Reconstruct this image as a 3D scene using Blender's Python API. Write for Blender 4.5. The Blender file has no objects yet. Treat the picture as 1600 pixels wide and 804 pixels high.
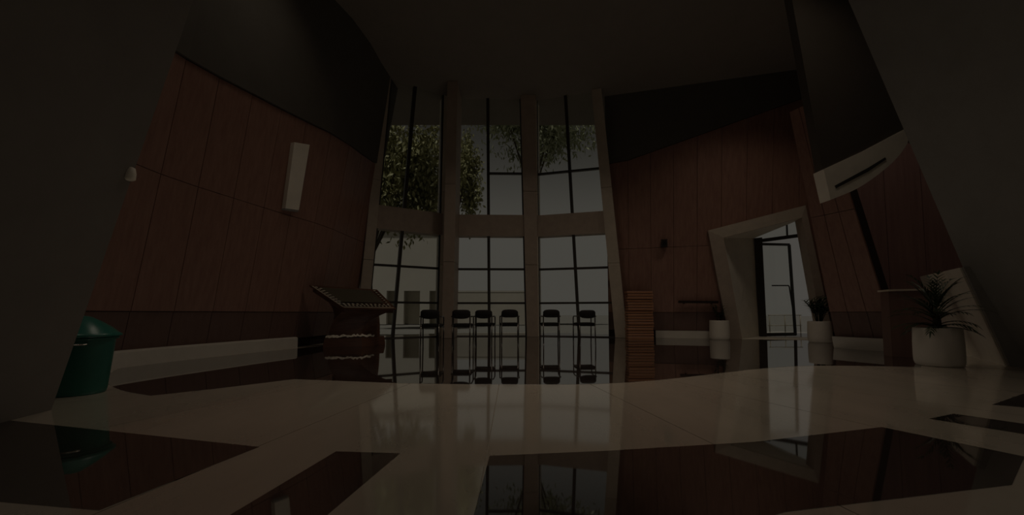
import bpy, math, random
from mathutils import Vector
random.seed(7)
S = bpy.context.scene
COL = S.collection

# ------------------------------------------------------------------ camera
CAM_Z = 0.72
PITCH = math.radians(3.5)
FPX = 600.0
PPX, PPY = 800.0, 489.0 - FPX * math.tan(PITCH)
cam_data = bpy.data.cameras.new('camera')
cam_data.sensor_width = 36.0
cam_data.lens = 36.0 * FPX / 1600.0
cam_data.shift_y = (PPY - 402.0) / 1600.0
cam_data.clip_start = 0.05
cam_data.clip_end = 400
cam = bpy.data.objects.new('camera', cam_data)
cam.location = (0, 0, CAM_Z)
cam.rotation_euler = (math.pi / 2 + PITCH, 0, 0)
COL.objects.link(cam)
S.camera = cam

# ------------------------------------------------------------------ view + sky + sun
S.view_settings.view_transform = 'Standard'
S.view_settings.look = 'None'
S.view_settings.gamma = 1.0
S.view_settings.use_curve_mapping = False
S.view_settings.exposure = -4.25

world = bpy.data.worlds.new('dusk_sky')
S.world = world
world.use_nodes = True
wn = world.node_tree
wn.nodes.clear()
w_out = wn.nodes.new('ShaderNodeOutputWorld')
w_bg = wn.nodes.new('ShaderNodeBackground')
w_tc = wn.nodes.new('ShaderNodeTexCoord')
w_sep = wn.nodes.new('ShaderNodeSeparateXYZ')
w_ramp = wn.nodes.new('ShaderNodeValToRGB')
wn.links.new(w_tc.outputs['Generated'], w_sep.inputs[0])
wn.links.new(w_sep.outputs['Z'], w_ramp.inputs[0])
wn.links.new(w_ramp.outputs[0], w_bg.inputs['Color'])
wn.links.new(w_bg.outputs[0], w_out.inputs['Surface'])
SKY = [(0.0, 1.0), (11, 1.0), (16, .82), (20, .60), (25, .36), (31, .18), (45, .09), (90, .06)]
er = w_ramp.color_ramp
while len(er.elements) > 1:
    er.elements.remove(er.elements[-1])
for i, (deg, v) in enumerate(SKY):
    p = math.sin(math.radians(deg))
    e = er.elements[0] if i == 0 else er.elements.new(p)
    e.position = p
    e.color = (1.0 * v, .935 * v, .83 * v, 1)
w_bg.inputs['Strength'].default_value = 1.15

sun_d = bpy.data.lights.new('sun', 'SUN')
sun_d.energy = 14.0
sun_d.angle = math.radians(3)
sun_d.color = (1.0, .95, .86)
sun = bpy.data.objects.new('sun', sun_d)
sun.rotation_euler = Vector((.10, .22, -1.0)).to_track_quat('-Z', 'Y').to_euler()
sun.location = (-10, -10, 30)
COL.objects.link(sun)

# warm unseen area lights, added under the ceiling to brighten the hall
for lx, ly, lw, lsz, lsp in ((-2.6, 1.2, 70, 1.0, 115), (2.8, 1.2, 75, 1.0, 115), (0.4, 4.6, 190, .9, 80), (-3.0, 5.6, 85, 1.0, 115), (4.6, 5.0, 90, 1.0, 115),
                             (0.5, 7.4, 300, .9, 120), (5.3, 7.9, 230, 1.0, 115), (7.9, 6.4, 85, .8, 110)):
    ld = bpy.data.lights.new('added_fill_light', 'AREA')
    ld.shape = 'DISK'
    ld.size = lsz
    ld.spread = math.radians(lsp)
    ld.energy = lw
    ld.color = (1.0, .86, .70)
    lo = bpy.data.objects.new('added_fill_light', ld)
    lo.location = (lx, ly, 6.98)
    COL.objects.link(lo)

# ------------------------------------------------------------------ measuring helpers
def ray(x, y):
    a = (x - PPX) / FPX
    b = (PPY - y) / FPX
    return Vector((a, math.cos(PITCH) - b * math.sin(PITCH), math.sin(PITCH) + b * math.cos(PITCH)))

def on_floor(x, y, z=0.0):
    d = ray(x, y)
    t = (z - CAM_Z) / d.z
    return Vector((d.x * t, d.y * t, z))

def at_depth(x, y, Y):
    d = ray(x, y)
    t = Y / d.y
    return Vector((d.x * t, Y, CAM_Z + d.z * t))

class Plane:
    """a wall plane: base line through P0 along angle a, leaning into the room by `lean` metres per metre"""
    def __init__(self, p0, p1, lean=0.0):
        self.p0 = Vector((p0[0], p0[1], 0))
        v = Vector((p1[0] - p0[0], p1[1] - p0[1], 0))
        self.L = v.length
        self.d = v.normalized()
        n = Vector((self.d.y, -self.d.x, 0))
        mid = self.p0 + v * .5
        if n.dot(Vector((0, 0, 0)) - mid) < 0:
            n = -n
        self.n = n
        self.lean = lean
    def pt(self, s, z, n=0.0):
        return self.p0 + self.d * s + self.n * (n + z * self.lean) + Vector((0, 0, z))
    def u(self, x, y, n=0.0):
        r = ray(x, y)
        o = Vector((0, 0, CAM_Z)) - self.p0
        # (o + t r).n - lean*z = n
        den = r.dot(self.n) - self.lean * r.z
        t = (n + self.lean * CAM_Z - o.dot(self.n)) / den
        P = Vector((0, 0, CAM_Z)) + r * t
        return ((P - self.p0).dot(self.d), P.z)

def line_at(a, b, z):
    """s on the line through (s,z) points a and b at height z"""
    return a[0] + (b[0] - a[0]) * (z - a[1]) / (b[1] - a[1])

# ------------------------------------------------------------------ mesh helpers
class MB:
    def __init__(self):
        self.v = []
        self.f = []
        self.smooth = []
    def add(self, verts, faces, smooth=False):
        o = len(self.v)
        self.v += [tuple(p) for p in verts]
        self.f += [tuple(i + o for i in q) for q in faces]
        self.smooth += [smooth] * len(faces)
        return self
    def box(self, x0, y0, z0, x1, y1, z1, bev=0.0):
        if bev <= 0:
            P = [(x, y, z) for z in (z0, z1) for y in (y0, y1) for x in (x0, x1)]
            return self.add(P, [(0, 2, 3, 1), (4, 5, 7, 6), (0, 1, 5, 4), (2, 6, 7, 3), (0, 4, 6, 2), (1, 3, 7, 5)])
        b = bev
        ring = lambda z, i: [(x0 + b + i, y0 + i, z), (x1 - b - i, y0 + i, z), (x1 - i, y0 + b + i, z), (x1 - i, y1 - b - i, z),
                             (x1 - b - i, y1 - i, z), (x0 + b + i, y1 - i, z), (x0 + i, y1 - b - i, z), (x0 + i, y0 + b + i, z)]
        rings = [ring(z0, b * .7), ring(z0 + b, 0), ring(z1 - b, 0), ring(z1, b * .7)]
        return self.loft(rings)
    def loft(self, rings, close=True, smooth=False, caps=True):
        n = len(rings[0])
        V = [p for r in rings for p in r]
        Fc = []
        for k in range(len(rings) - 1):
            for i in range(n if close else n - 1):
                j = (i + 1) % n
                Fc.append((k * n + i, k * n + j, (k + 1) * n + j, (k + 1) * n + i))
        o = len(self.v)
        self.add(V, Fc, smooth)
        if caps and close:
            self.f += [tuple(o + i for i in reversed(range(n))), tuple(o + (len(rings) - 1) * n + i for i in range(n))]
            self.smooth += [False, False]
        return self
    def prism(self, poly, vec):
        """extrude a planar outline along vec"""
        vec = Vector(vec)
        a = [Vector(p) for p in poly]
        return self.loft([a, [p + vec for p in a]])
    def on(self, pl, sz, n0, n1):
        a = [pl.pt(s, z, n0) for s, z in sz]
        b = [pl.pt(s, z, n1) for s, z in sz]
        return self.loft([a, b])
    def bar(self, pl, a, b, w, n0, n1):
        va = Vector((b[0] - a[0], b[1] - a[1]))
        pn = Vector((-va.y, va.x)).normalized() * (w / 2)
        return self.on(pl, [(a[0] - pn.x, a[1] - pn.y), (b[0] - pn.x, b[1] - pn.y), (b[0] + pn.x, b[1] + pn.y), (a[0] + pn.x, a[1] + pn.y)], n0, n1)
    def tube(self, pts, r, seg=8, radii=None, caps=True):
        pts = [Vector(p) for p in pts]
        rings = []
        prev = None
        for i, p in enumerate(pts):
            t = (pts[min(i + 1, len(pts) - 1)] - pts[max(i - 1, 0)]).normalized()
            if prev is None:
                a = t.cross(Vector((0, 0, 1)))
                if a.length < 1e-3:
                    a = t.cross(Vector((1, 0, 0)))
                a.normalize()
            else:
                a = (prev - t * prev.dot(t)).normalized()
            prev = a
            b = t.cross(a)
            rr = radii[i] if radii else r
            rings.append([p + (a * math.cos(2 * math.pi * k / seg) + b * math.sin(2 * math.pi * k / seg)) * rr for k in range(seg)])
        return self.loft(rings, smooth=True, caps=caps)
    def lathe(self, prof, c=(0, 0, 0), seg=32, smooth=True):
        cx, cy, cz = c
        rings = [[(cx + r * math.cos(2 * math.pi * k / seg), cy + r * math.sin(2 * math.pi * k / seg), cz + z) for k in range(seg)] for r, z in prof]
        return self.loft(rings, smooth=smooth)
    def mesh(self, name, mat):
        me = bpy.data.meshes.new(name)
        me.from_pydata(self.v, [], self.f)
        me.materials.append(mat)
        me.polygons.foreach_set('use_smooth', self.smooth)
        me.update()
        import bmesh
        bm = bmesh.new()
        bm.from_mesh(me)
        bmesh.ops.recalc_face_normals(bm, faces=bm.faces)
        bm.to_mesh(me)
        bm.free()
        return me
    def build(self, name, mat, parent=None, **props):
        o = bpy.data.objects.new(name, self.mesh(name, mat))
        COL.objects.link(o)
        if parent is not None:
            o.parent = parent
            o.matrix_parent_inverse = parent_world(parent).inverted()
        for k, v in props.items():
            o[k] = v
        return o

def parent_world(o):
    from mathutils import Matrix
    m = Matrix.LocRotScale(o.location, o.rotation_euler, o.scale)
    if o.parent is not None:
        m = parent_world(o.parent) @ o.matrix_parent_inverse @ m
    return m

def empty(name, loc=(0, 0, 0), rz=0.0, **props):
    o = bpy.data.objects.new(name, None)
    o.empty_display_size = .1
    o.location = loc
    o.rotation_euler = (0, 0, rz)
    COL.objects.link(o)
    for k, v in props.items():
        o[k] = v
    return o

def local(mb, name, mat, parent):
    """a part modelled in its parent's own coordinates"""
    o = bpy.data.objects.new(name, mb.mesh(name, mat))
    COL.objects.link(o)
    o.parent = parent
    return o

def copy_tree(src, loc, rz, **props):
    c = src.copy()
    COL.objects.link(c)
    c.location = loc
    c.rotation_euler = (0, 0, rz)
    for k, v in props.items():
        c[k] = v
    for ch in list(src.children):
        d = ch.copy()
        COL.objects.link(d)
        d.parent = c
        for g in list(ch.children):
            e = g.copy()
            COL.objects.link(e)
            e.parent = d
    return c

# ------------------------------------------------------------------ materials
def mat(name, color, rough=.5, spec=.5, metal=0.0, ior=None, var=0.0, scale=4.0, stretch=(1, 1, 1), bump=0.0, color2=None, rvar=0.0, coat=0.0):
    m = bpy.data.materials.new(name)
    m.use_nodes = True
    nt = m.node_tree
    b = nt.nodes['Principled BSDF']
    b.inputs['Roughness'].default_value = rough
    b.inputs['Metallic'].default_value = metal
    b.inputs['Specular IOR Level'].default_value = spec
    if ior:
        b.inputs['IOR'].default_value = ior
    if coat:
        b.inputs['Coat Weight'].default_value = coat
        b.inputs['Coat Roughness'].default_value = .05
    c = (*color, 1)
    b.inputs['Base Color'].default_value = c
    if var or color2 or bump or rvar:
        tc = nt.nodes.new('ShaderNodeTexCoord')
        mp = nt.nodes.new('ShaderNodeMapping')
        mp.inputs['Scale'].default_value = stretch
        no = nt.nodes.new('ShaderNodeTexNoise')
        no.inputs['Scale'].default_value = scale
        no.inputs['Detail'].default_value = 6
        no.inputs['Roughness'].default_value = .62
        nt.links.new(tc.outputs['Object'], mp.inputs[0])
        nt.links.new(mp.outputs[0], no.inputs['Vector'])
        if var or color2:
            mx = nt.nodes.new('ShaderNodeMix')
            mx.data_type = 'RGBA'
            rp = nt.nodes.new('ShaderNodeMapRange')
            rp.inputs['From Min'].default_value = .3
            rp.inputs['From Max'].default_value = .7
            nt.links.new(no.outputs['Fac'], rp.inputs['Value'])
            nt.links.new(rp.outputs[0], mx.inputs['Factor'])
            c2 = color2 if color2 else tuple(max(0, k * (1 - var)) for k in color)
            c1 = color if color2 else tuple(min(1, k * (1 + var)) for k in color)
            mx.inputs['A'].default_value = (*c2, 1)
            mx.inputs['B'].default_value = (*c1, 1)
            nt.links.new(mx.outputs['Result'], b.inputs['Base Color'])
        if rvar:
            rr = nt.nodes.new('ShaderNodeMapRange')
            rr.inputs['To Min'].default_value = max(0, rough - rvar)
            rr.inputs['To Max'].default_value = rough + rvar
            nt.links.new(no.outputs['Fac'], rr.inputs['Value'])
            nt.links.new(rr.outputs[0], b.inputs['Roughness'])
        if bump:
            bp = nt.nodes.new('ShaderNodeBump')
            bp.inputs['Strength'].default_value = bump
            bp.inputs['Distance'].default_value = .01
            nt.links.new(no.outputs['Fac'], bp.inputs['Height'])
            nt.links.new(bp.outputs[0], b.inputs['Normal'])
    return m

def glass_mat(name, tint=(.96, .97, .95), refl=.06):
    m = bpy.data.materials.new(name)
    m.use_nodes = True
    nt = m.node_tree
    nt.nodes.clear()
    out = nt.nodes.new('ShaderNodeOutputMaterial')
    tr = nt.nodes.new('ShaderNodeBsdfTransparent')
    tr.inputs[0].default_value = (*tint, 1)
    gl = nt.nodes.new('ShaderNodeBsdfGlossy')
    gl.inputs['Roughness'].default_value = .02
    fr = nt.nodes.new('ShaderNodeFresnel')
    fr.inputs['IOR'].default_value = 1.3
    mx = nt.nodes.new('ShaderNodeMixShader')
    ge = nt.nodes.new('ShaderNodeNewGeometry')      # reflect once, on the outer faces of the thin pane
    ml = nt.nodes.new('ShaderNodeMath')
    ml.operation = 'SUBTRACT'
    ml.use_clamp = True
    nt.links.new(fr.outputs[0], ml.inputs[0])
    nt.links.new(ge.outputs['Backfacing'], ml.inputs[1])
    nt.links.new(ml.outputs[0], mx.inputs[0])
    nt.links.new(tr.outputs[0], mx.inputs[1])
    nt.links.new(gl.outputs[0], mx.inputs[2])
    nt.links.new(mx.outputs[0], out.inputs[0])
    return m

M = {}
M['pale_floor'] = mat('pale_polished_stone', (.54, .47, .375), .075, 1.0, ior=3.3, var=.10, scale=1.6, stretch=(1, .35, 1), rvar=.02)
M['dark_floor'] = mat('dark_polished_granite', (.030, .022, .018), .03, 1.0, ior=2.7, var=.25, scale=14)
M['joint'] = mat('floor_joint', (.33, .29, .23), .5)
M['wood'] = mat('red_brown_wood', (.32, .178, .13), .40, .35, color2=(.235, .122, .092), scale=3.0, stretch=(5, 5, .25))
M['wood_dark'] = mat('darker_wood', (.17, .10, .08), .38, .35, color2=(.14, .082, .066), scale=3.0, stretch=(5, 5, .25))  # darker wood tone, for the lowest wall boards among others
M['wood_recess'] = mat('dark_red_wood', (.28, .165, .145), .4, .3, color2=(.21, .12, .108), scale=3.0, stretch=(5, 5, .25))
M['console_wood'] = mat('console_wood', (.13, .065, .042), .22, .5, color2=(.09, .04, .024), scale=4.0, stretch=(1, 1, 6))
M['slat_wood'] = mat('slat_wood', (.42, .205, .105), .4, .4, color2=(.30, .135, .07), scale=6, stretch=(1, 6, 14))
M['backing'] = mat('wall_backing', (.035, .02, .015), .8, .2)
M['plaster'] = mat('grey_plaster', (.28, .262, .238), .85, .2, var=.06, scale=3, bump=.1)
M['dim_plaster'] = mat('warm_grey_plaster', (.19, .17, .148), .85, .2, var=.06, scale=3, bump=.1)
M['upper_plaster'] = mat('shade_toned_plaster', (.12, .108, .092), .9, .1, var=.05, scale=3)  # plaster darkened; the gloom of the upper walls is put into its colour
M['ceiling'] = mat('ceiling_paint', (.23, .20, .17), .9, .1, var=.04, scale=2)
M['bulkhead'] = mat('shade_toned_bulkhead', (.09, .075, .06), .9, .1, var=.05, scale=3)  # bulkhead plaster darkened so that its colour carries the shade
M['stone'] = mat('beige_stone', (.52, .44, .345), .55, .35, var=.08, scale=5, bump=.06)
M['stone_dark'] = mat('brown_stone', (.42, .335, .265), .55, .35, var=.08, scale=5, bump=.06)
M['pale_stone'] = mat('pale_stone', (.80, .73, .61), .5, .35, var=.06, scale=4, bump=.05)
M['skirting'] = mat('white_skirting', (.62, .57, .49), .4, .4, var=.04, scale=4)
M['metal_dark'] = mat('dark_frame_metal', (.045, .038, .03), .45, .4)
M['bronze'] = mat('bronze_frame', (.30, .26, .19), .45, .4)
M['glass'] = glass_mat('window_glass')
M['chair_fabric'] = mat('black_upholstery', (.018, .016, .015), .85, .2, var=.2, scale=60, bump=.2)
M['chrome'] = mat('chair_tube_steel', (.10, .09, .08), .28, .5, metal=.85)
M['pot'] = mat('white_planter_glaze', (.68, .62, .53), .42, .4, var=.03, scale=5)
M['soil'] = mat('soil', (.035, .025, .018), .95, .1, var=.4, scale=40, bump=.6)
M['leaf'] = mat('dark_leaf', (.035, .055, .022), .5, .4, var=.35, scale=8)
M['stem'] = mat('plant_stem', (.07, .065, .03), .7, .2, var=.2, scale=10)
M['bin'] = mat('green_plastic', (.012, .115, .082), .38, .45, var=.08, scale=6)
M['bin_lid'] = mat('green_lid_plastic', (.02, .15, .115), .3, .5, var=.06, scale=6)
M['steel'] = mat('brushed_steel', (.62, .60, .56), .25, .5, metal=1.0)
M['mosaic_pale'] = mat('pale_inlay', (.55, .48, .36), .3, .5, var=.15, scale=30)
M['mosaic_dark'] = mat('dark_inlay', (.04, .03, .02), .25, .5, var=.2, scale=30)
M['console_glass'] = mat('console_top_glass', (.10, .085, .06), .04, .5, ior=1.6)
M['facade'] = mat('pale_render', (.66, .62, .55), .9, .1, var=.04, scale=.6)
M['facade_dark'] = mat('beige_render', (.60, .555, .48), .9, .1, var=.05, scale=.8)
M['opening'] = mat('shaded_doorway', (.62, .57, .47), .8, .2, var=.08, scale=1)
M['paving'] = mat('pale_paving', (.21, .20, .18), .8, .2, var=.06, scale=.7)
M['tree_leaf'] = mat('tree_leaf', (.32, .31, .15), .6, .3, var=.3, scale=.8)
M['tree_leaf_dark'] = mat('tree_leaf_dark', (.36, .38, .24), .6, .3, var=.3, scale=.8)
M['bark'] = mat('bark', (.10, .08, .055), .9, .1, var=.3, scale=6, stretch=(1, 1, .2), bump=.5)

# ------------------------------------------------------------------ wall planes (measured)
BAY1 = Plane((-4.25, 10.65), (-2.17, 11.85), .15)
BAY2 = Plane((-1.84, 11.95), (.44, 12.0), .15)
BAY3 = Plane((.89, 12.05), (3.05, 11.45), .15)
WALLA = Plane((3.4, 11.72), (8.6, 10.35), .15)
TOP = 7.0

# ------------------------------------------------------------------ floor
floor = MB().box(-14, -6, -.30, 16, 13.2, -.012).build('floor', M['joint'], kind='structure')
CX, CY = -.13, 9.2
nslab = 0
for ri in range(0, 2):
    r0, r1 = ((0, 5.2), (5.2, 12.4))[ri]
    nseg = 12 if ri == 0 else 36
    for k in range(nseg):
        a0 = 2 * math.pi * k / nseg - math.pi / 2
        a1 = 2 * math.pi * (k + 1) / nseg - math.pi / 2
        am = (a0 + a1) / 2
        mx_, my_ = CX + (r0 + r1) / 2 * math.cos(am), CY + (r0 + r1) / 2 * math.sin(am)
        if my_ > 14 or my_ < -3.5 or abs(mx_) > 11.5:
            continue
        g = .003
        def P(r, a, side):
            return Vector((CX + r * math.cos(a) - side * g * math.sin(a), CY + r * math.sin(a) + side * g * math.cos(a), 0))
        poly = []
        st = 6
        for q in range(st + 1):
            poly.append(P(r1 - g, a0 + (a1 - a0) * q / st, 1 if q == 0 else (-1 if q == st else 0)))
        if r0 > 0:
            for q in range(st, -1, -1):
                poly.append(P(r0 + g, a0 + (a1 - a0) * q / st, 1 if q == 0 else (-1 if q == st else 0)))
        else:
            poly.append(Vector((CX, CY, 0)))
        MB().prism(poly, (0, 0, -.02)).build('floor_slab', M['pale_floor'], floor)
        nslab += 1

M['band_floor'] = mat('mirror_polished_granite', (.034, .024, .019), .025, 1.0, ior=3.9, var=.25, scale=14)
def inlay(pts, name='dark_inlay', m='dark_floor'):
    poly = [Vector((x, y, .0015)) for x, y in pts]
    MB().prism(poly, (0, 0, -.010)).build(name, M[m], floor)

def fp(*px):
    return [tuple(on_floor(x, y)[:2]) for x, y in px]
def smooth_pts(pts, n=6):
    out = []
    for i in range(len(pts) - 1):
        p0 = Vector(pts[max(i - 1, 0)]); p1 = Vector(pts[i]); p2 = Vector(pts[i + 1]); p3 = Vector(pts[min(i + 2, len(pts) - 1)])
        for k in range(n):
            t = k / n
            out.append(tuple(.5 * ((2 * p1) + (p2 - p0) * t + (2 * p0 - 5 * p1 + 4 * p2 - p3) * t * t + (3 * p1 - p0 - 3 * p2 + p3) * t ** 3)))
    out.append(tuple(pts[-1]))
    return out
# dark band that follows the walls under the windows: near edge, then far edge
near_edge = smooth_pts(fp((300, 561), (205, 571), (172, 583), (167, 596), (188, 609), (235, 618))) + \
    smooth_pts(fp((235, 618), (345, 606), (460, 592)))[1:] + fp((615, 598)) + smooth_pts(fp((615, 598), (765, 600), (985, 597), (1195, 575), (1287, 571), (1440, 573)))[1:]
far_edge = [(6.9, 6.6), (7.3, 8.2), (8.4, 9.6), (8.3, 10.2), (3.6, 11.55), (.6, 11.85), (-2, 11.75), (-4.15, 10.5), (-4.2, 8.4), (-4.7, 7.2), (-4.9, 6.3)]
# cut into strips so that each granite piece is its own slab
inlay(near_edge + far_edge, 'dark_granite_band', 'band_floor')
inlay([(-4.6, 3.05)] + fp((0, 655), (405, 698), (155, 797)) + [(-2.2, 1.55), (-3.2, 1.9)])
inlay(fp((525, 705), (625, 708)) + [(-.66, 1.42), (-.74, .95), (-1.12, .95)] + fp((360, 804)))
inlay(fp((765, 712), (950, 704), (1180, 690), (1378, 667), (1600, 713)) + [(2.75, 2.05), (2.58, 1.98), (2.1, 1.66), (.99, 1.44), (.3, 1.15), (-.15, 1.1)])
inlay(fp((1452, 654), (1490, 646)) + [(3.34, 2.55), (3.9, 2.2), (3.6, 2.0)] + fp((1600, 678)))
inlay(fp((1550, 632)) + [(4.58, 3.49), (5.2, 3.3), (4.4, 2.7)])

# ------------------------------------------------------------------ ceiling and closing walls
MB().box(-14, -6, TOP, 16, 12.5, TOP + .3).build('ceiling', M['ceiling'], kind='structure')
# rear wall with an entrance opening that lets daylight in behind the camera
wb = MB()
wb.box(-14, -4.3, 0, -2.2, -4.0, TOP).box(2.2, -4.3, 0, 16, -4.0, TOP).box(-2.2, -4.3, 3.2, 2.2, -4.0, TOP)
wb.build('wall_back', M['plaster'], kind='structure')

# left wood wall: leaning curved wall of tall boards
LEFT_BASE = [(-4.42, 10.5), (-4.5, 9.4), (-4.55, 8.35), (-4.84, 7.3), (-5.06, 6.35), (-5.22, 5.6), (-5.27, 4.9), (-5.2, 4.1), (-5.0, 3.3)]
def resample(pts, step):
    pts = [Vector((x, y, 0)) for x, y in smooth_pts(pts, 10)]
    out = [pts[0]]
    acc = 0
    for a, b in zip(pts, pts[1:]):
        seg = (b - a).length
        while acc + seg >= step:
            t = (step - acc) / seg
            a = a + (b - a) * t
            out.append(a.copy())
            seg = (b - a).length
            acc = 0
        acc += seg
    if (out[-1] - pts[-1]).length > step * .3:
        out.append(pts[-1])
    return out
LB = resample(LEFT_BASE, .6)
CEN = Vector((.6, 6.0, 0))
def leanpt(p, nrm, z, off=0.0, lean=.17):
    return p + nrm * (off + z * lean) + Vector((0, 0, z))
def normals(pts):
    out = []
    for i in range(len(pts)):
        t = (pts[min(i + 1, len(pts) - 1)] - pts[max(i - 1, 0)]).normalized()
        n = Vector((t.y, -t.x, 0))
        if n.dot(CEN - pts[i]) < 0:
            n = -n
        out.append(n)
    return out
LN = normals(LB)
wl = MB()
wl.loft([[leanpt(p, n, 0, -.06) for p, n in zip(LB, LN)], [leanpt(p, n, TOP, -.06) for p, n in zip(LB, LN)]], close=False)
wl.loft([[leanpt(p, n, 0, -.30) for p, n in zip(LB, LN)], [leanpt(p, n, TOP, -.30) for p, n in zip(LB, LN)]], close=False)
wall_left = wl.build('wall_left', M['backing'], kind='structure')
def board(pts2, nrm2, z0, z1, off, m, parent, name, t=.05, lean=.17, gap=.004):
    (a, b), (na, nb) = pts2, nrm2
    e = (b - a).normalized() * gap
    a, b = a + e, b - e
    r = []
    for z in (z0, z1):
        za, zb = z if isinstance(z, tuple) else (z, z)
        r.append([leanpt(a, na, za, off, lean), leanpt(b, nb, zb, off, lean), leanpt(b, nb, zb, off - t, lean), leanpt(a, na, za, off - t, lean)])
    return MB().loft(r).build(name, m, parent)
ZT_L = lambda i: 4.74 - .055 * i
for i in range(len(LB) - 1):
    pq, nq = (LB[i], LB[i + 1]), (LN[i], LN[i + 1])
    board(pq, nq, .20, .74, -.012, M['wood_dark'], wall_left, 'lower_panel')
    board(pq, nq, .75, 2.62, 0, M['wood'], wall_left, 'wood_panel')
    board(pq, nq, 2.63, (ZT_L(i), ZT_L(i + 1)), 0, M['wood'], wall_left, 'wood_panel')
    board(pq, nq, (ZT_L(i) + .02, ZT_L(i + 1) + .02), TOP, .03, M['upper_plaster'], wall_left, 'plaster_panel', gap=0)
# white skirting along the left wall, starting beside the console
SB = [p for p in LB if p.y < 8.35]
SN = normals(SB)
sk = MB()
ring = []
for p, n in zip(SB, SN):
    ring.append([p + n * .02, p + n * .13, p + n * .13 + Vector((0, 0, .20)), p + n * .10 + Vector((0, 0, .225)), p + n * .02 + Vector((0, 0, .225))])
sk.loft(ring)
sk.build('baseboard_left', M['skirting'], kind='structure')

# near plaster pier on the left, in front of the bin
PIER = Plane((-3.44, 2.92), (-3.05, 1.2), .30)
e0, e1 = PIER.u(80, 640), PIER.u(205, 280)
top_s = line_at(e0, e1, TOP)
pm = MB().on(PIER, [(e0[0], 0), (3.2, 0), (3.2, TOP), (top_s, TOP)], -.5, 0)
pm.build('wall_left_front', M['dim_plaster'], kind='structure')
# wall behind the pier up to the rear wall
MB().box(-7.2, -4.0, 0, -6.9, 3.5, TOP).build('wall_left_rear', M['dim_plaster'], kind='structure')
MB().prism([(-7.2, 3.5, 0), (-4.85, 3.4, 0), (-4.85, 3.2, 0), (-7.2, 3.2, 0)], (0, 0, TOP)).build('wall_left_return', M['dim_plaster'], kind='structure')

# ------------------------------------------------------------------ windows
def strip(pl, l0, l1, r0, r1, zs, n0, n1, m, parent, name='stone_panel', gap=.006):
    """a stone pier clad in stacked panels; l0,l1,r0,r1 are (s,z) points on its edges"""
    for z0, z1 in zip(zs, zs[1:]):
        a, b = z0 + gap, z1 - gap
        MB().on(pl, [(line_at(l0, l1, a), a), (line_at(r0, r1, a), a), (line_at(r0, r1, b), b), (line_at(l0, l1, b), b)], n0, n1).build(name, m, parent)

def window(name, pl, left, right, mull, zlev, upper_bars, beam):
    """left/right/mull: ((px,py),(px,py)) lines in the photo; zlev: bar heights; glass panes between the bars"""
    win = empty(name, pl.pt(pl.L / 2, 0), kind='structure')
    L = [pl.u(*q) for q in left]
    R = [pl.u(*q) for q in right]
    Q = [pl.u(*q) for q in mull]
    fL = lambda z: line_at(L[0], L[1], z)
    fR = lambda z: line_at(R[0], R[1], z)
    fQ = lambda z: line_at(Q[0], Q[1], z)
    b0, b1 = beam
    hw = .035
    zz = [.05] + zlev + [b0]
    # sill rail, transoms
    for z in [.018] + zlev:
        MB().bar(pl, (fL(z), z), (fR(z), z), .06 if z > .1 else .028, -.06, .03).build('transom', M['metal_dark'], win)
    for z, side in upper_bars:
        a, b = (fL(z), fR(z)) if side == 'both' else (fQ(z), fR(z))
        MB().bar(pl, (a, z), (b, z), .05, -.06, .03).build('transom', M['metal_dark'], win)
    for z0, z1 in ((0, b0), (b1, TOP)):
        MB().bar(pl, (fQ(z0), z0), (fQ(z1), z1), .085, -.08, .04).build('mullion', M['metal_dark'], win)
        MB().bar(pl, (fL(z0) + .02, z0), (fL(z1) + .02, z1), .04, -.06, .03).build('side_frame', M['metal_dark'], win)
        MB().bar(pl, (fR(z0) - .02, z0), (fR(z1) - .02, z1), .04, -.06, .03).build('side_frame', M['metal_dark'], win)
    # panes
    rows = list(zip(zz, zz[1:])) 
    up = [b1] + sorted(z for z, sd in upper_bars) + [TOP]
    for z0, z1 in rows:
        for fa, fb in ((fL, fQ), (fQ, fR)):
            MB().on(pl, [(fa(z0), z0), (fb(z0), z0), (fb(z1), z1), (fa(z1), z1)], -.012, -.004).build('pane', M['glass'], win)
    for fa, fb, sd in ((fL, fQ, 'left'), (fQ, fR, 'right')):
        bars = [z for z, q in upper_bars if q == 'both' or q == sd]
        us = [b1] + bars + [TOP]
        for z0, z1 in zip(us, us[1:]):
            MB().on(pl, [(fa(z0), z0), (fb(z0), z0), (fb(z1), z1), (fa(z1), z1)], -.012, -.004).build('pane', M['glass'], win)
    # stone spandrel beam
    MB().on(pl, [(fL(b0) - .05, b0), (fR(b0) + .05, b0), (fR(b1) + .05, b1), (fL(b1) - .05, b1)], -.25, .06).build('spandrel', M['stone_dark'], win)
    return win, fL, fR

z_h2, z_h1 = 1.03, 2.06
B0, B1 = BAY2.u(765, 369)[1], BAY2.u(765, 336)[1]
zu = BAY2.u(795, 271)[1]
w1, f1L, f1R = window('window_1', BAY1, ((571, 529), (599, 240)), ((684, 526), (691, 240)), ((613.5, 528), (628, 366)), [z_h2, z_h1], [], (B0, B1))
w2, f2L, f2R = window('window_2', BAY2, ((706, 526), (713, 240)), ((823, 525), (816, 240)), ((764.5, 526), (763.5, 366)), [z_h2, z_h1], [(zu, 'right')], (B0, B1))
w3, f3L, f3R = window('window_3', BAY3, ((842, 524), (838.5, 240)), ((964, 523), (944, 300)), ((905, 524), (896, 366)), [z_h2, z_h1], [(zu, 'both')], (B0, B1))

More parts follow.
